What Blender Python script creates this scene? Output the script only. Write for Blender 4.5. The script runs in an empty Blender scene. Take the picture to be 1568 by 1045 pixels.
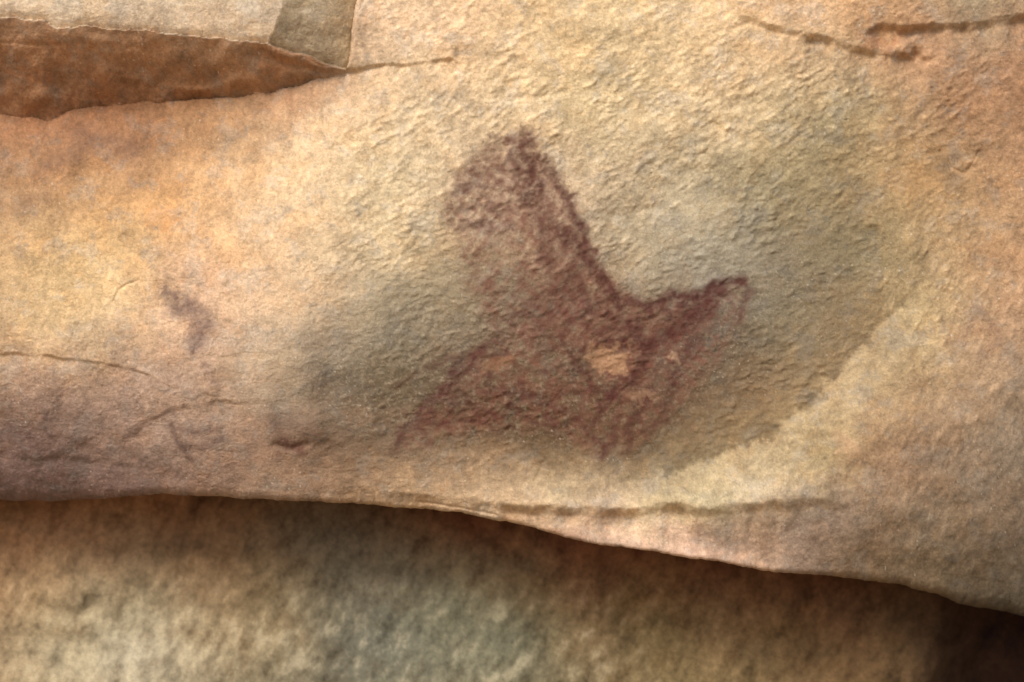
import bpy, math, numpy as np
from mathutils import Vector
# ---------------------------------------------------------------- utils
def perlin(x, y, seed=0):
    rng = np.random.RandomState(seed)
    perm = rng.permutation(512).astype(np.int32)
    ang = rng.rand(512)*2*np.pi
    gx, gy = np.cos(ang).astype(np.float32), np.sin(ang).astype(np.float32)
    x = np.asarray(x, np.float64); y = np.asarray(y, np.float64)
    xi = np.floor(x).astype(np.int32); yi = np.floor(y).astype(np.int32)
    xf = (x-xi).astype(np.float32); yf = (y-yi).astype(np.float32)
    def g(ix, iy, dx, dy):
        h = perm[(perm[ix & 511] + iy) & 511]
        return gx[h]*dx + gy[h]*dy
    u = xf*xf*xf*(xf*(xf*6-15)+10); v = yf*yf*yf*(yf*(yf*6-15)+10)
    a = g(xi, yi, xf, yf); b = g(xi+1, yi, xf-1, yf)
    c = g(xi, yi+1, xf, yf-1); d = g(xi+1, yi+1, xf-1, yf-1)
    return ((a+(b-a)*u) + ((c+(d-c)*u)-(a+(b-a)*u))*v)*1.5
def cells(x, y, seed=0):
    """soft rounded nodules (smooth worley)"""
    rng = np.random.RandomState(seed)
    perm = rng.permutation(512).astype(np.int32)
    jx = rng.rand(512).astype(np.float32); jy = rng.rand(512).astype(np.float32); hh = rng.rand(512).astype(np.float32)
    xi = np.floor(x).astype(np.int32); yi = np.floor(y).astype(np.int32)
    xf = (x-xi).astype(np.float32); yf = (y-yi).astype(np.float32)
    acc = np.zeros(xf.shape, np.float32)
    for i in (-1, 0, 1):
        for j in (-1, 0, 1):
            h = perm[(perm[(xi+i) & 511]+yi+j) & 511]
            d2 = (xf-i-jx[h])**2+(yf-j-jy[h])**2
            acc += np.exp(-d2*5.5)*(.2+1.0*hh[h])
    return acc-.55
def fbm(x, y, s, octv=4, seed=0, gain=0.5):
    r = 0; a = 1; f = 1.0/s
    for i in range(octv):
        r = r + a*perlin(x*f+i*17.3, y*f-i*9.1, seed+i); a *= gain; f *= 2.03
    return r
def ss(x, a, b):
    t = np.clip((x-a)/(b-a), 0, 1); return t*t*(3-2*t)
def lin(c):
    c = np.asarray(c, float)/255.0
    return np.where(c <= 0.04045, c/12.92, ((c+0.055)/1.055)**2.4)
def rbf_map(pts, vals, x0, x1, y0, y1, step, c=35.0):
    pts = np.array(pts, float); vals = np.array(vals, float)
    if vals.ndim == 1: vals = vals[:, None]
    mean = vals.mean(0)
    D = np.sqrt(((pts[:, None]-pts[None])**2).sum(-1)+c*c)
    W = np.linalg.solve(D - np.eye(len(pts))*6.0, vals-mean)
    gx = np.arange(x0, x1+step, step); gy = np.arange(y0, y1+step, step)
    X, Y = np.meshgrid(gx, gy)
    out = np.zeros(X.shape+(vals.shape[1],))
    for p, w in zip(pts, W):
        out += np.sqrt((X-p[0])**2+(Y-p[1])**2+c*c)[..., None]*w
    out += mean
    def samp(px, py):
        fx = np.clip((px-x0)/step, 0, len(gx)-1.001); fy = np.clip((py-y0)/step, 0, len(gy)-1.001)
        ix = fx.astype(int); iy = fy.astype(int); tx = (fx-ix)[..., None]; ty = (fy-iy)[..., None]
        return (out[iy, ix]*(1-tx)+out[iy, ix+1]*tx)*(1-ty)+(out[iy+1, ix]*(1-tx)+out[iy+1, ix+1]*tx)*ty
    return samp
def pdist(px, py, pts):
    d = np.full(px.shape, 1e9)
    for (ax, ay), (bx, by) in zip(pts[:-1], pts[1:]):
        vx, vy = bx-ax, by-ay
        t = np.clip(((px-ax)*vx+(py-ay)*vy)/(vx*vx+vy*vy), 0, 1)
        d = np.minimum(d, np.hypot(px-ax-t*vx, py-ay-t*vy))
    return d
def inpoly(px, py, poly):
    r = np.zeros(px.shape, bool); n = len(poly)
    for i in range(n):
        x1, y1 = poly[i]; x2, y2 = poly[(i+1) % n]
        if y1 == y2: continue
        r ^= ((y1 > py) != (y2 > py)) & (px < (x2-x1)*(py-y1)/(y2-y1)+x1)
    return r
def sdpoly(px, py, poly):
    d = pdist(px, py, poly+[poly[0]])
    return np.where(inpoly(px, py, poly), -d, d)
def L(px, pts):
    a = np.array(pts, float); return np.interp(px, a[:, 0], a[:, 1])

# ---------------------------------------------------------------- colours (stone tones with part of the light and shade left in)
COL = [
(100,20,210,188,158),(300,30,208,182,150),(-60,0,200,175,145),(380,35,208,184,154),
(20,90,150,104,70),(150,100,156,110,74),(300,105,164,120,82),(440,105,156,112,78),
(620,40,228,194,154),(720,60,230,194,150),(800,30,230,196,146),(1000,30,224,194,146),(1120,60,224,190,142),(1200,20,218,180,136),
(1340,20,200,156,110),(1420,60,182,140,102),(1500,15,172,152,120),(1560,60,174,134,98),(1300,110,192,164,124),
(50,210,160,116,80),(200,235,164,122,84),(350,205,188,148,104),(480,180,216,180,138),(640,160,218,190,148),(760,140,224,194,148),(900,180,206,182,138),
(1100,150,216,188,144),(1300,190,168,148,108),(1440,180,168,132,94),(1545,200,170,130,92),
(40,310,184,144,100),(150,300,194,150,100),(260,320,218,168,110),(400,300,226,188,142),(600,290,220,196,152),(750,300,198,170,140),(900,290,196,172,138),
(1000,300,188,168,134),(1180,300,160,144,108),(1330,290,164,138,98),(1400,280,180,146,98),(1530,300,184,146,104),
(60,410,208,172,120),(200,400,220,182,128),(340,390,230,186,138),(480,390,222,190,148),(620,390,196,174,136),(740,420,158,138,108),(960,370,182,164,132),(1080,385,168,158,136),
(1200,390,142,128,102),(1340,370,148,132,96),(1440,390,186,154,110),(1545,410,190,150,108),
(50,500,212,178,130),(160,480,214,182,136),(300,420,228,184,144),(400,480,222,188,150),(500,470,200,174,140),(600,480,158,144,118),(740,490,138,122,98),(860,470,142,116,92),
(960,420,166,146,116),(1100,490,124,110,92),(1200,500,132,118,90),(1300,480,154,130,94),(1410,490,194,168,120),(1500,510,182,148,112),
(60,590,166,136,114),(200,590,166,136,114),(330,560,190,158,130),(420,580,178,156,128),(500,570,136,120,100),(600,570,126,112,88),(700,570,122,100,78),(850,590,122,98,72),
(1040,610,116,94,72),(1180,590,138,112,78),(1270,625,180,154,112),(1380,590,178,150,110),(1470,610,168,138,104),(1550,600,164,138,108),
(40,670,120,96,86),(160,680,134,110,96),(240,668,156,130,112),(310,665,156,128,108),(380,690,144,114,92),(480,665,126,100,78),(600,690,132,106,80),(740,690,126,100,72),(860,700,124,98,68),
(1000,690,124,100,70),(1120,670,148,122,84),(1160,710,196,174,132),(1260,700,180,156,110),(1350,700,168,134,100),(1450,690,156,130,102),(1550,700,144,126,104),
(40,750,106,84,76),(200,735,124,98,86),(400,735,148,120,96),(600,735,162,132,98),(740,755,198,166,126),(860,760,220,194,150),(1000,755,208,184,140),(1080,765,208,190,146),(1190,770,190,166,136),
(1280,800,160,138,118),(1400,780,150,128,102),(1550,790,132,112,90),
(860,805,182,146,116),(960,822,210,176,146),(1050,840,202,166,138),(1100,815,160,134,110),(1170,865,194,160,130),(1200,840,148,124,104),(1300,860,136,112,86),(1400,870,122,102,76),(1500,890,110,94,72),(1560,930,88,78,62)]
cmap = rbf_map([c[:2] for c in COL], [c[2:] for c in COL], -160, 1740, -100, 1080, 6)
# relief, mm towards the viewer
HGT = [(-150,-80,62),(100,0,60),(350,0,58),(560,0,18),(700,0,30),(900,0,34),(1150,0,30),(1350,0,22),(1568,0,4),
(0,200,10),(200,200,10),(400,200,14),(600,120,22),(800,150,26),(1000,150,22),(1250,150,14),(1450,150,0),(1568,150,0),
(0,320,22),(200,320,26),(400,320,34),(600,320,32),(800,320,22),(1000,320,12),(1250,320,4),(1450,300,0),(1568,320,0),
(0,440,30),(200,440,34),(400,440,34),(600,440,20),(800,460,8),(1000,460,4),(1200,460,0),(1420,450,6),(1568,460,4),
(0,545,20),(200,560,24),(400,560,22),(550,580,4),(700,580,-4),(900,580,-6),(1100,580,-8),(1300,590,14),(1450,600,10),(1568,600,0),
(0,650,-18),(200,650,-4),(400,660,0),(600,680,-14),(800,690,-18),(1000,680,-16),(1200,680,14),(1400,700,0),(1568,720,-24),
(0,750,-70),(200,745,-50),(400,745,-26),(600,750,-8),(850,765,0),(1080,765,8),(1250,765,-6),(1400,800,-34),(1568,820,-60),
(1000,830,-12),(1200,860,-36),(1400,880,-78),(1568,930,-120),(0,800,-120),(600,800,-40)]
hmap = rbf_map([c[:2] for c in HGT], [c[2] for c in HGT], -400, 2000, -400, 1200, 8, 70.0)

L1 = [(-1200,-70),(-200,15),(0,30),(70,37),(95,46),(150,46),(210,50),(300,60),(410,68),(440,80),(470,86),(530,105),(560,107)]
L2 = [(-1200,230),(-200,175),(0,171),(60,180),(100,162),(200,153),(350,146),(420,136),(530,113),(560,110)]
EDGE = [(-1300,800),(-100,772),(60,774),(150,768),(240,760),(400,768),(520,772),(600,779),(700,786),(770,800),(840,816),(900,832),(1000,846),(1100,862),(1150,872),(1190,880),(1280,888),(1380,902),(1450,920),(1490,938),(1568,952),(1700,985),(2800,1150)]
LIP = [(400,744),(540,750),(640,760),(720,768),(800,775),(880,778),(960,783),(985,778),(1010,768),(1060,778),(1120,776),(1180,768),(1260,766),(1330,775)]
INN = [(600,790),(800,768),(900,750),(1000,733),(1100,699),(1200,650),(1280,582),(1330,517),(1400,447),(1440,370),(1480,200),(1520,0),(1600,-300)]
def inner_s(px, py):
    xs = np.array([p[0] for p in INN]); ys = np.array([p[1] for p in INN])
    m = (np.interp(px+8, xs, ys)-np.interp(px-8, xs, ys))/16
    return (py-np.interp(px, xs, ys))/np.sqrt(1+m*m)
def step_line(px, py, pts, A, w, D, fade=25):
    d = py-L(px, pts)
    win = ss(px, pts[0][0]-1, pts[0][0]+fade)*(1-ss(px, pts[-1][0]-min(fade, 160), pts[-1][0]+1))
    br = .55+.9*ss(perlin(px/38, px*0+pts[0][1]*.37, 77), -.4, .4)
    return -A*win*br*ss(d, -w*.3, w)*np.exp(-np.maximum(d, 0)/D)
def macro(px0, py0, fine=True):
    wob = 4*fbm(px0, py0, 45, 3, 5)
    wob2 = 4*fbm(px0, py0, 38, 3, 15)
    px = px0+wob; py = py0+wob2*.8
    h = hmap(px, py)[..., 0]
    s = inner_s(px, py)
    wi = ss(px, 800, 1000)*(1-.9*ss(px, 1370, 1445))
    dd = py-L(px, LIP)
    h = h-wi*18*np.where(s < 0, np.exp(np.minimum(s, 0)/85), np.exp(-np.maximum(s, 0)/38))*(1-ss(dd, -25, 0))
    if not fine: return h
    l1 = L(px, L1); l2 = L(px, L2)
    A = np.interp(px, [-300, 0, 300, 420, 500, 535, 560], [95, 88, 76, 62, 30, 10, 0])
    t = (py-l1)/np.maximum(l2-l1, 3)
    tc = np.clip(t, 0, 1)
    rec = np.where(t < 0, 0, np.where(t < 1, -A*tc**1.15, -(A-1.5*np.minimum(1, A/30))*np.exp(-np.maximum(py-l2, 0)/70)))
    h = h+rec
    rs = ((t > 0) & (t < 1))
    h = h+np.where(rs, 4.0*np.sin(t*9+fbm(px, py, 90, 2, 8)*4)*np.minimum(1, A/60)*np.clip(t*6, 0, 1), 0)
    fl = 412+(68-py)*0.36
    top = 1-ss(py-l1, -2, 4)
    h = h-9*np.exp(-np.maximum(-(py-l1), 0)/9)*(py < l1)*(1-ss(px, 500, 540))      # worn, rounded arris
    br = 546-(py-0)*0.14
    h = h-np.where(px < br, 0.42*np.maximum(px-fl, 0), 0.0)*top*(1-ss(py, 104, 110))
    h = h-5*np.exp(-np.abs(px-br)/2.5)*(1-ss(py, 100, 108))
    h = h+4*ss(px, br-2, br+8)*np.exp(-np.maximum(px-br, 0)/60)*(1-ss(py, 98, 106))
    h += step_line(px, py, [(515,107),(560,103),(610,99),(660,94),(690,92),(712,101)], 5, 5, 28, 12)
    h += step_line(px, py, [(1110,20),(1180,42),(1250,58),(1310,75),(1360,84),(1415,84),(1450,90)], 11, 10, 55, 60)
    h += step_line(px, py, [(1310,52),(1340,42),(1400,40),(1500,36),(1560,22),(1640,10)], 15, 12, 34, 40)
    h += step_line(px, py, [(-300,530),(0,540),(60,543),(130,553),(180,556),(232,573),(290,600)], 3.2, 5, 30, 60)
    h += step_line(px, py, [(190,672),(220,645),(260,628),(330,614),(420,612)], 3, 7, 26, 30)
    h += step_line(px, py, [(-100,680),(40,700),(150,706),(240,715)], 3, 8, 20, 40)
    h += step_line(px, py, LIP, 15, 15, 60, 460)
    d = py-L(px, LIP); win = ss(px, 500, 850)*(1-ss(px, 1200, 1340))
    h = h+10*win*np.exp(-(d+2)**2/(2*26.0**2))
    e = L(px, EDGE)-py
    h = h+np.interp(px, [780, 900, 1150, 1260], [0, 14, 14, 0])*np.exp(-(e/16)**2)
    return h, px, py
CR = [([(178,462),(186,445),(200,436),(216,430)],2.2,2.2),([(300,540),(312,562),(322,584)],1.8,2),([(1440,232),(1458,258),(1480,266),(1500,232)],2.2,2.5),
([(800,152),(840,150),(868,140)],2,5),([(0,66),(60,72),(135,70)],2,2.5),([(640,770),(700,778),(760,790)],2,2),([(1395,300),(1390,330)],1,3),
([(560,0),(548,26),(560,30)],2,2.5),([(820,735),(835,705),(815,690)],2.5,4),([(420,682),(445,688),(470,680)],5,6),
([(700,80),(703,100)],2,3),([(60,210),(160,196),(190,160)],1,2),([(880,300),(940,330),(1010,318)],1.5,6),([(1060,180),(1130,210),(1200,190)],1.5,6)]
BLOB = [(180,232,6,-3),(125,268,16,-6),(1404,82,7,-16),(135,66,4,-5),(930,548,26,-4),(1500,505,34,-3),(1300,690,22,5),(1400,380,18,4),(480,655,20,7),(1380,70,14,6),(320,480,30,-2),(600,620,26,-6),(500,600,24,-6),(555,650,26,5),(1000,415,30,4),(700,230,25,3),(850,140,20,-3),(300,672,60,4)]
def detail(px, py, x, y):
    # weathered grain: small oblique nodules, plus sandy roughness
    wx = x+2.5*fbm(x, y, 40, 2, 31); wy = y+2.5*fbm(x, y, 40, 2, 41)
    def grain(a, seed):
        ca, sa = math.cos(math.radians(a)), math.sin(math.radians(a))
        u = wx*ca-wy*sa; v = wx*sa+wy*ca
        return 1.0*cells(u/22, v/12.0, seed)+.70*cells(u/11.5+3, v/7.0, seed+1)+.42*perlin(u/34, v/17, seed+4)+.3*perlin(u/6.5, v/4.6, seed+2)
    g1 = grain(32, 50); g2 = grain(12, 60); g3 = grain(58, 70)
    wA = ss(fbm(px, py, 160, 2, 80)+(py-420)/420, -.3, .5)
    g = g1*(1-wA)+g2*wA
    wB = ss(px, 1280, 1420)*(ss(py, 250, 400))
    g = g*(1-wB)+g3*wB
    amp = 0.28+ss(px, 400, 660)*.95
    amp *= 1-.6*ss(py, 690, 750)
    amp *= 1-.5*(1-ss(py-L(px, L2), -6, 30))*(1-ss(px, 480, 560))
    amp *= 1-.35*(1-ss(py, 60, 130))
    amp *= 1-.55*ss(inner_s(px, py), 5, 70)*ss(px, 900, 1000)
    amp *= (.6+.6*ss(fbm(px, py, 75, 2, 90), -.5, .5))
    h = g*amp*1.5
    h += fbm(px, py, 90, 3, 100, .36)*3.6
    h += fbm(x, y, 9, 3, 110, .7)*.32
    h += fbm(x, y, 4.2, 2, 115, .9)*.32
    f = fbm(px+300, py*1.6, 95, 4, 120)
    h -= .7*ss(f, .22, .30)*(1-.6*ss(px, 600, 750))
    pit = perlin(x/6.5, y/5.5, 135)
    h -= 1.4*ss(pit, .55, .8)*ss(fbm(px, py, 60, 2, 137), -.1, .4)
    for pts, dep, w in CR:
        d = pdist(x, y, pts); h -= dep*np.exp(-(d/w)**2)
    for bx, by, r, a in BLOB:
        h += a*np.exp(-((px-bx)**2+(py-by)**2)/(r*r))
    return h, g, f

# ---------------------------------------------------------------- pigment
FIG = [(800,200),(826,232),(868,300),(905,385),(930,425),(975,462),(1050,452),(1135,428),(1158,455),(1120,530),(1060,610),(985,690),(920,712),(850,670),(740,665),(620,700),(600,665),(660,610),(700,560),(745,510),(705,440),(680,340),(690,290),(740,235)]
RB = [(768,206),(812,208),(835,240),(876,300),(925,412),(985,465),(1050,455),(1125,436),(1090,500),(1030,560),(960,620),(900,560),(850,480),(820,410),(790,340),(770,270)]
UL = [(775,215),(805,270),(815,330),(800,360),(700,375),(676,320),(695,270),(735,232)]
STROKES = [
([(802,208),(806,235),(812,270),(824,300)],16,.72),([(790,240),(800,290),(822,330),(835,370),(838,400)],14,.58),([(828,240),(862,296),(884,345),(905,385)],9,.72),([(820,310),(850,345),(872,372)],14,.6),([(860,360),(895,390),(918,418)],12,.74),
([(755,212),(782,214),(800,208)],7,.55),([(718,266),(755,262),(790,256)],9,.5),([(706,294),(745,282),(784,290)],8,.46),([(694,322),(735,316),(780,322)],7,.38),([(696,350),(735,345),(780,352)],7,.34),([(700,270),(735,240),(765,225)],7,.35),([(740,240),(770,250),(795,245)],7,.42),([(745,300),(760,330),(790,350)],7,.35),
([(905,400),(925,440),(950,470)],10,.8),([(955,462),(1000,472),(1030,450)],9,.76),([(1030,448),(1060,458),(1090,440),(1136,430)],10,.84),([(1108,436),(1080,470),(1050,490)],13,.8),([(1050,500),(1015,520),(990,530)],13,.74),([(990,470),(975,500),(955,520)],10,.68),([(1010,460),(1025,490),(1060,500)],8,.62),([(1138,432),(1150,450),(1130,480)],6,.48),([(1040,470),(1070,480),(1100,470)],7,.62),
([(890,400),(872,430),(850,450)],14,.52),([(850,450),(800,480),(770,510),(745,530)],11,.56),([(740,535),(715,560),(690,575)],10,.68),([(690,590),(655,615),(640,640)],8,.64),([(640,640),(618,660),(606,690)],8,.54),
([(965,500),(990,530),(985,560)],12,.8),([(980,560),(960,590),(930,610)],11,.78),([(925,615),(915,640),(905,665)],9,.7),([(905,585),(930,612)],9,.64),
([(1066,520),(1040,560),(1030,590)],11,.54),([(1030,590),(1020,640),(990,665)],9,.52),([(1000,600),(975,630),(960,690)],9,.6),([(945,640),(940,680),(925,700)],8,.56),([(860,520),(880,555),(910,590)],7,.64),([(930,564),(960,580),(985,560)],6,.6),([(890,540),(905,528),(935,524),(965,533)],6,.62),
([(840,400),(845,460),(830,520)],16,.42),([(815,490),(850,520),(880,540)],10,.45),([(880,430),(905,470),(950,490)],10,.54),([(860,420),(900,500),(960,545)],7,.5),([(930,450),(880,490),(840,540)],7,.48),([(870,470),(860,510),(830,545)],6,.44),([(1000,480),(960,500),(920,505)],7,.5),
([(700,545),(696,600),(686,630)],6,.5),([(745,590),(750,560),(772,540)],6,.5),([(730,600),(770,596),(820,606),(850,640)],6,.48),([(640,640),(680,652),(720,640),(750,655)],5.5,.48),([(660,625),(672,655)],4,.48),([(620,630),(640,655),(660,680)],5,.44),([(430,680),(460,686)],10,.65),([(420,655),(432,680),(425,700)],8,.35),
([(720,540),(660,560),(610,590)],6,.36),([(780,620),(820,650),(870,655)],6,.48),([(830,610),(880,640),(930,690)],7,.48),([(860,600),(900,600)],7,.46),([(790,560),(830,575),(860,560)],6,.44),([(760,640),(720,620),(690,640)],5.5,.42),([(800,590),(830,625),(840,660)],5.5,.4),([(700,600),(740,640),(790,660)],5.5,.38)]
PURP = [([(258,452),(285,462),(314,484)],16,.72),([(270,470),(306,486),(318,500)],18,.68),([(302,490),(308,510),(304,530)],15,.68),([(330,588),(316,560)],7,.45),([(1500,478),(1532,520),(1500,545)],8,.3),([(1470,520),(1490,490)],8,.3),([(120,200),(200,230)],20,.25),([(60,260),(140,215)],16,.25),([(30,320),(70,300)],14,.2),([(420,640),(480,660)],16,.2)]
CROSS = [([(262,650),(272,678),(292,706)],4.5,.66),([(264,656),(300,661),(334,657)],4,.5),([(284,684),(312,686),(340,672)],5,.6),([(176,690),(190,668),(222,646),(262,630)],3.5,.3)]
def paint(px, py):
    wx = px+6*fbm(px, py, 28, 3, 200, .6); wy = py+6*fbm(px, py, 28, 3, 210, .6)
    n = fbm(px, py, 15, 3, 220, .7); n2 = fbm(px, py, 48, 2, 230)
    a = math.radians(62); u = px*math.cos(a)-py*math.sin(a); v = px*math.sin(a)+py*math.cos(a)
    hatch = perlin(u/46+n2*.3, v/8, 240)
    b = math.radians(-38); u2 = px*math.cos(b)-py*math.sin(b); v2 = px*math.sin(b)+py*math.cos(b)
    hatch2 = perlin(u2/44, v2/8.5+n2*.3, 245)
    sd = sdpoly(wx, wy, FIG)
    fill = (1-ss(sd, -22, 10))*(.28+.16*n2+.14*n+.28*hatch+.26*hatch2)
    rb = (1-ss(sdpoly(wx, wy, RB), -14, 10))*(.50+.18*n+.24*hatch+.20*hatch2)
    ul = (1-ss(sdpoly(wx, wy, UL), -16, 14))*(.38+.14*n+.22*hatch2+.16*hatch)
    fill = np.clip(np.maximum(np.maximum(fill, ul), rb), 0, .7)
    st = np.zeros(px.shape)
    for p, w, a in STROKES:
        d = pdist(wx, wy, p)
        st = np.maximum(st, a*(1-ss(d, w*.15, w*1.65)))
    st = st*np.clip(.92+.32*n+.18*n2, .04, 1.1)
    pu = np.zeros(px.shape)
    for p, w, a in PURP:
        d = pdist(wx, wy, p); pu = np.maximum(pu, a*(1-ss(d, w*.15, w*1.5)))
    pu = pu*np.clip(.85+.35*n, .1, 1)
    cr = np.zeros(px.shape)
    w2x = px+2*fbm(px, py, 12, 2, 260); w2y = py+2*fbm(px, py, 12, 2, 265)
    for p, w, a in CROSS:
        d = pdist(w2x, w2y, p); cr = np.maximum(cr, a*(1-ss(d, w*.3, w*1.8)))
    return fill, st, pu, cr*np.clip(.9+.3*n, 0, 1)
Ld = Vector((-0.34, -0.66, 0.67)).normalized()
def colour(px, py, X, Y, g, f):
    wx = px+16*fbm(px, py, 60, 4, 300, .65)+6*fbm(px, py, 14, 3, 305, .7); wy = py+14*fbm(px, py, 60, 4, 310, .65)+6*fbm(px, py, 14, 3, 315, .7)
    c = lin(np.clip(cmap(wx, wy), 8, 245))
    def mix(c, col, m):
        return c*(1-m[..., None])+lin(col)*m[..., None]
    ux = px+2*fbm(px, py, 14, 3, 305); uy = py+2*fbm(px, py, 14, 3, 315)
    fl = 412+(68-uy)*.36; l1 = L(ux, L1); l2 = L(ux, L2); br = 546-uy*.14
    top = (1-ss(uy-l1, -2, 2))
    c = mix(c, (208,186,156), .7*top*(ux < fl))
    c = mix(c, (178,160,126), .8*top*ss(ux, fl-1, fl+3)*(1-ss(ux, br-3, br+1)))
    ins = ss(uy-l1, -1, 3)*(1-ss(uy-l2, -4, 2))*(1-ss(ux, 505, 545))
    c = mix(c, (154,112,76), .65*ins)  # recess brown, with the shade under the ledge painted in
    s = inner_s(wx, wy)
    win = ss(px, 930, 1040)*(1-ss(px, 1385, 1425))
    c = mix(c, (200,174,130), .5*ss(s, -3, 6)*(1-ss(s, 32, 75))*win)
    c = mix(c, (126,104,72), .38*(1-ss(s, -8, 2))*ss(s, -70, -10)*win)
    n = fbm(px, py, 110, 4, 330); n2 = fbm(px, py, 34, 4, 340, .7); n3 = fbm(px, py, 8, 3, 350, .8)
    c = c*(1+.12*n+.17*n2+.16*n3)[..., None]
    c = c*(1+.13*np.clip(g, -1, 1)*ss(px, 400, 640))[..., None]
    fm = ss(f, .22, .26)*.20*(1-ss(px, 600, 750))+ss(f, .22, .26)*.10
    c = c*(1-fm[..., None])+c*np.array([1.2, 1.14, 1.02])*fm[..., None]
    o = ss(fbm(px, py, 60, 5, 360, .7), .1, .6)[..., None]*.30
    c = c*(1-o)+c*np.array([1.05, .90, .73])*o
    gr = ss(fbm(px+900, py, 45, 5, 370, .72), .1, .8)[..., None]*.28
    c = c*(1-gr)+(c.mean(-1, keepdims=True)*np.array([1.10, 1.0, .84]))*gr
    sp = ss(perlin(X/3.1, Y/3.1, 380), .55, .8)*.26
    c = c*(1+sp[..., None])
    dk = ss(perlin(X/3.4, Y/3.2, 381), .55, .8)*.22
    c = c*(1-dk[..., None])
    wh = ss(perlin(X/4.3, Y/4.3, 383), .66, .76)*ss(fbm(px, py, 120, 2, 384), -.1, .4)*.4
    c = mix(c, (235,222,200), wh)
    zone = np.exp(-(((px-600)/180)**2+((py-530)/120)**2))+np.exp(-(((px-1180)/150)**2+((py-430)/120)**2))+np.exp(-(((px-850)/340)**2+((py-590)/120)**2))
    fr = ss(n3+.7*n2, .0, .7)*np.clip(zone, 0, 1)*.48
    c = c*(1-fr[..., None])+c*np.array([.54, .54, .54])*fr[..., None]
    li = ss(-n3-.5*n2, .2, .8)*np.clip(zone, 0, 1)*.30
    c = mix(c, (190,170,138), li)
    fill, st, pu, cr = paint(X, Y)
    c = mix(c, (120,68,54), fill); c = mix(c, (84,44,38), np.clip(st, 0, .9)); c = mix(c, (108,84,82), pu); c = mix(c, (88,64,58), cr)
    for bx, by, rx, ry, col, a in [(932,546,36,16,(184,140,100),.7),(1030,548,12,9,(204,166,128),.4),(765,553,26,12,(166,116,76),.35),(985,612,26,9,(176,140,104),.35),(245,335,30,12,(226,158,88),.4),(1390,280,60,22,(194,148,92),.35),(1345,60,40,8,(170,110,68),.45),(1300,690,24,18,(206,162,122),.4)]:
        q = ((wx-bx)/rx)**2+((wy-by)/ry)**2
        c = mix(c, col, a*(1-ss(q, .2, 1.8)))
    return c, np.maximum(np.maximum(fill, cr), np.maximum(st, pu))

K = 0.90; SAT = .88
def desat(c):
    l = (c*np.array([.2126, .7152, .0722])).sum(-1, keepdims=True)
    return l+(c-l)*SAT
def delight(c, dhx, dhy):
    nx, nf, nz = -dhx, np.ones_like(dhx), dhy
    l = np.sqrt(nx*nx+1+nz*nz)
    nl = (nx*Ld.x+nf*(-Ld.y)+nz*Ld.z)/l
    up = nz/l
    E = .45*(1+.45*up)+1.0*np.maximum(nl, 0)
    E0 = .45+(-Ld.y)
    S = np.clip(E/E0, .66, 1.35)**.55
    return c/S[..., None]

def build(name, X, Y, Z, C, mat, facemask=None, offset=0):
    ny, nx = X.shape
    co = np.stack([X, Y, Z], -1).reshape(-1, 3)
    idx = np.arange(ny*nx).reshape(ny, nx)
    f = np.stack([idx[:-1, :-1], idx[1:, :-1], idx[1:, 1:], idx[:-1, 1:]], -1).reshape(-1, 4)
    if facemask is not None:
        f = f[facemask.reshape(-1)]
    used, inv = np.unique(f, return_inverse=True)
    f = inv.reshape(-1, 4); co = co[used].copy(); cc = C.reshape(-1, 3)[used]
    co[:, 1] -= offset
    me = bpy.data.meshes.new(name)
    me.vertices.add(len(co)); me.vertices.foreach_set("co", co.astype(np.float32).ravel())
    me.loops.add(f.size); me.loops.foreach_set("vertex_index", f.astype(np.int32).ravel())
    me.polygons.add(len(f)); me.polygons.foreach_set("loop_start", (np.arange(len(f))*4).astype(np.int32))
    me.polygons.foreach_set("use_smooth", np.ones(len(f), bool))
    me.update(calc_edges=True)
    a = me.attributes.new("surf_col", 'FLOAT_COLOR', 'POINT')
    a.data.foreach_set("color", np.concatenate([cc, np.ones((len(cc), 1))], 1).astype(np.float32).ravel())
    me.materials.append(mat)
    ob = bpy.data.objects.new(name, me); bpy.context.scene.collection.objects.link(ob)
    return ob

def rockmat(name, bump=.5):
    m = bpy.data.materials.new(name); m.use_nodes = True; nt = m.node_tree; N = nt.nodes
    b = N["Principled BSDF"]; b.inputs["Roughness"].default_value = .88; b.inputs["Specular IOR Level"].default_value = .15
    at = N.new("ShaderNodeAttribute"); at.attribute_name = "surf_col"
    tc = N.new("ShaderNodeTexCoord")
    n1 = N.new("ShaderNodeTexNoise"); n1.inputs["Scale"].default_value = 330; n1.inputs["Detail"].default_value = 3; n1.inputs["Roughness"].default_value = .7
    nt.links.new(tc.outputs["Object"], n1.inputs["Vector"])
    mr = N.new("ShaderNodeMapRange"); mr.inputs[1].default_value = .3; mr.inputs[2].default_value = .7; mr.inputs[3].default_value = .84; mr.inputs[4].default_value = 1.16
    nt.links.new(n1.outputs["Fac"], mr.inputs[0])
    mx = N.new("ShaderNodeVectorMath"); mx.operation = 'SCALE'
    nt.links.new(at.outputs["Color"], mx.inputs[0]); nt.links.new(mr.outputs[0], mx.inputs["Scale"])
    nt.links.new(mx.outputs[0], b.inputs["Base Color"])
    bp = N.new("ShaderNodeBump"); bp.inputs["Strength"].default_value = bump; bp.inputs["Distance"].default_value = .0025
    nt.links.new(n1.outputs["Fac"], bp.inputs["Height"]); nt.links.new(bp.outputs[0], b.inputs["Normal"])
    return m
mat = rockmat("sandstone"); matp = rockmat("ochre_pigment_on_sandstone"); matb = rockmat("sandstone_shaded", .4)
ZC = 1.6
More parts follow.
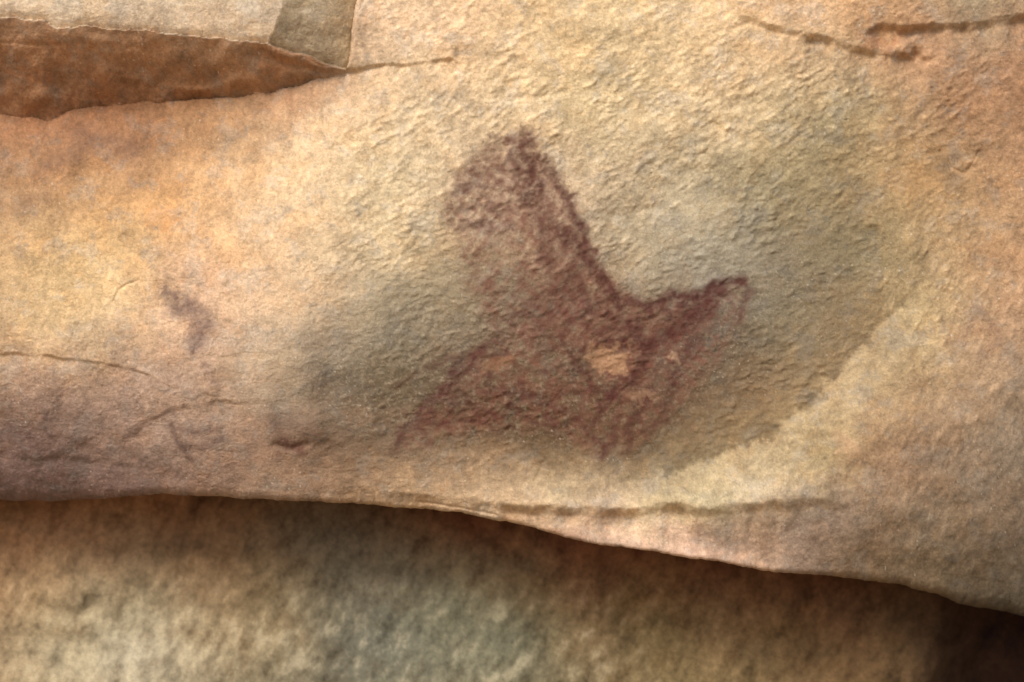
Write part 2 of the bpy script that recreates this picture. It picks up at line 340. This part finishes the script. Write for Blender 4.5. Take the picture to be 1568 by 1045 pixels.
# ---------------------------------------------------------------- main rock
xs = np.concatenate([np.arange(-1200, -60, 12), np.arange(-60, 1630, 1.4), np.arange(1630, 2760, 12)])
t1 = np.concatenate([np.linspace(-900, -50, 60)[:-1], np.linspace(-50, 800, 620)])
edge = L(xs, EDGE)+2.2*fbm(xs, xs*0, 60, 4, 400)+.8*perlin(xs/7, xs*0+.5, 410)
PX = np.repeat(xs[None], len(t1), 0)
PY = np.where(t1[:, None] < 600, t1[:, None], 600+(t1[:, None]-600)/200*(edge[None]-600))
H, wx, wy = macro(PX, PY)
S0 = macro(PX, PY, False)
dhx = (macro(PX+14, PY, False)-S0)/14; dhy = (macro(PX, PY+14, False)-S0)/14
Dt, gg, ff = detail(wx, wy, PX, PY)
Hd = H+Dt
R = np.interp(xs, [-60, 400, 800, 1200, 1568], [22, 14, 8, 10, 26])
e = np.clip((R[None]-(edge[None]-PY))/R[None], 0, 1)
Hd = Hd-R[None]*(1-np.sqrt(np.maximum(1-e*e, 0)))
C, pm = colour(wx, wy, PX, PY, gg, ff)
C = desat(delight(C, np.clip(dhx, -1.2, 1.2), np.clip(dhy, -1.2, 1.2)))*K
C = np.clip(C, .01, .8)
back = np.array([2, 5, 10, 18, 30, 50, 80, 130, 200, 300, 420.])
UX = np.repeat(xs[None], len(back), 0)
UY = edge[None]-.10*back[:, None]+1.2*fbm(UX, back[:, None]*1.0+UX*0, 25, 3, 420)*np.minimum(1, back[:, None]/20)
UH = Hd[-1][None]-back[:, None]
Xa = np.concatenate([PX, UX]); Ya = np.concatenate([PY, UY]); Ha = np.concatenate([Hd, UH])
Ca = np.concatenate([C, np.repeat(C[-1][None], len(back), 0)*.9])
WX = (Xa-784)/1000; WZ = (522.5-Ya)/1000+ZC; WY = -Ha/1000
br = 546-wy*.14
led = (wy < L(wx, L2)-1) & (wx < br)
led = np.concatenate([led, np.zeros((len(back), len(xs)), bool)])
lf = led[:-1, :-1]
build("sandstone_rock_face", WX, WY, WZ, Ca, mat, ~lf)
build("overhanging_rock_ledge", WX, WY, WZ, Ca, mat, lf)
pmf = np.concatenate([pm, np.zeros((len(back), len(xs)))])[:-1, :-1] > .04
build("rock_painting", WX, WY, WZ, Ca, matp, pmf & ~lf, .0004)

# ---------------------------------------------------------------- recessed wall below
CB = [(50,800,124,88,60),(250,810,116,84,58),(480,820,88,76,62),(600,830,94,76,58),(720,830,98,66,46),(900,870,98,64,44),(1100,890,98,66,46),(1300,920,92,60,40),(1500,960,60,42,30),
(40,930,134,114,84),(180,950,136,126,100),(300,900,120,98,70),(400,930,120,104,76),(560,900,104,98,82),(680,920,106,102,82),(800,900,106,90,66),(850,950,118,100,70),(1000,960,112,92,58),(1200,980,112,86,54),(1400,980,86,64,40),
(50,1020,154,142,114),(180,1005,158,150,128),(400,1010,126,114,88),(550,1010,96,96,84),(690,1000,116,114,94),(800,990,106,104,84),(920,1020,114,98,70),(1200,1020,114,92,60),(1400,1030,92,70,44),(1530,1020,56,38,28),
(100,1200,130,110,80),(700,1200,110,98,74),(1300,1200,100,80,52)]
bmap = rbf_map([c[:2] for c in CB], [c[2:] for c in CB], -100, 1700, 700, 1300, 8)  # wall tones include the overhang's shade, darker near its edge
xs2 = np.concatenate([np.arange(-1200, -60, 14), np.arange(-60, 1630, 2.2), np.arange(1630, 2760, 14)])
ys2 = np.concatenate([np.arange(560, 760, 6), np.arange(760, 1070, 2.2), np.arange(1070, 2140, 14)])
BX, BY = np.meshgrid(xs2, ys2)
bw = BX+12*fbm(BX, BY, 60, 3, 500); bv = BY+12*fbm(BX, BY, 60, 3, 510)
HB = -230+np.interp(BY, [560, 760, 1060, 2140], [-40, 0, 50, 260])
HB = HB-130*ss(BX+.35*(BY-1000), 1440, 1600)-40*ss(BX, 1000, 1500)
ax = BX*.85+.5*BY; ay = BY*.85-.5*BX
HB = HB+fbm(BX, BY, 150, 3, 520, .5)*14+(perlin(ax/24, ay/44, 530)+1.0*cells(ax/20, ay/30, 531))*2.6+fbm(BX, BY, 12, 2, 540)*.8
cb = lin(np.clip(bmap(bw, bv), 10, 240))
m1 = fbm(BX, BY, 80, 4, 550, .6); m2 = fbm(ax*1.4, ay*.8, 36, 4, 560, .7); m3 = fbm(BX, BY, 8, 2, 570)
cb = cb*(1+.22*m1+.28*m2+.18*m3)[..., None]
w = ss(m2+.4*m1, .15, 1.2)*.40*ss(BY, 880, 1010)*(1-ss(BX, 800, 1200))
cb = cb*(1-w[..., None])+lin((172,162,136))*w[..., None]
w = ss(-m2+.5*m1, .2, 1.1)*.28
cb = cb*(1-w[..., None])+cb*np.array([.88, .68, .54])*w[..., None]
cb = np.clip(desat(cb)*1.12*np.interp(BY, [760, 900, 1050], [1.25, 1.1, .95])[..., None]*np.array([1.04, 1.0, .94]), .01, .7)  # brightened towards the top and warmed to offset the overhang's shade
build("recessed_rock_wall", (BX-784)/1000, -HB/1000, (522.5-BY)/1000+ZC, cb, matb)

# ---------------------------------------------------------------- unseen sandy ground below the rock, added for warm bounce light
gx = np.linspace(-60, 60, 160); gy = np.linspace(-60, 40, 140)
GX, GY = np.meshgrid(gx, gy)
GZ = .12*fbm(GX, GY, 6, 3, 600)-.02
GC = np.ones(GX.shape+(3,))*lin((168,146,118))*(1+.2*fbm(GX, GY, 3, 3, 610))[..., None]
build("ground", GX, GY[::-1], GZ, GC, rockmat("sandy_soil"))

# ---------------------------------------------------------------- light
w = bpy.data.worlds.new("World"); bpy.context.scene.world = w; w.use_nodes = True
nt = w.node_tree; bg = nt.nodes["Background"]; bg.inputs[1].default_value = .15
sky = nt.nodes.new("ShaderNodeTexSky"); sky.sky_type = 'NISHITA'; sky.sun_disc = False
sky.sun_elevation = math.asin(Ld.z); sky.sun_rotation = math.atan2(Ld.x, Ld.y); sky.dust_density = 3.0
nt.links.new(sky.outputs[0], bg.inputs[0])
sl = bpy.data.lights.new("sun", 'SUN'); sl.energy = 2.5; sl.angle = math.radians(22); sl.color = (1, .95, .87)
so = bpy.data.objects.new("sun", sl); bpy.context.scene.collection.objects.link(so)
so.rotation_euler = Ld.to_track_quat('Z', 'Y').to_euler()
# ---------------------------------------------------------------- camera
cam = bpy.data.cameras.new("camera"); co = bpy.data.objects.new("camera", cam); bpy.context.scene.collection.objects.link(co)
cam.lens = 100; cam.sensor_width = 36; D = 1.568*100/36
co.location = (0, -D, ZC); co.rotation_euler = (math.radians(90), 0, 0)
cam.clip_end = 500; cam.dof.use_dof = True; cam.dof.focus_distance = D-.01; cam.dof.aperture_fstop = 1.6
bpy.context.scene.camera = co
sc = bpy.context.scene; sc.view_settings.view_transform = 'Standard'; sc.view_settings.look = 'None'; sc.view_settings.exposure = 0
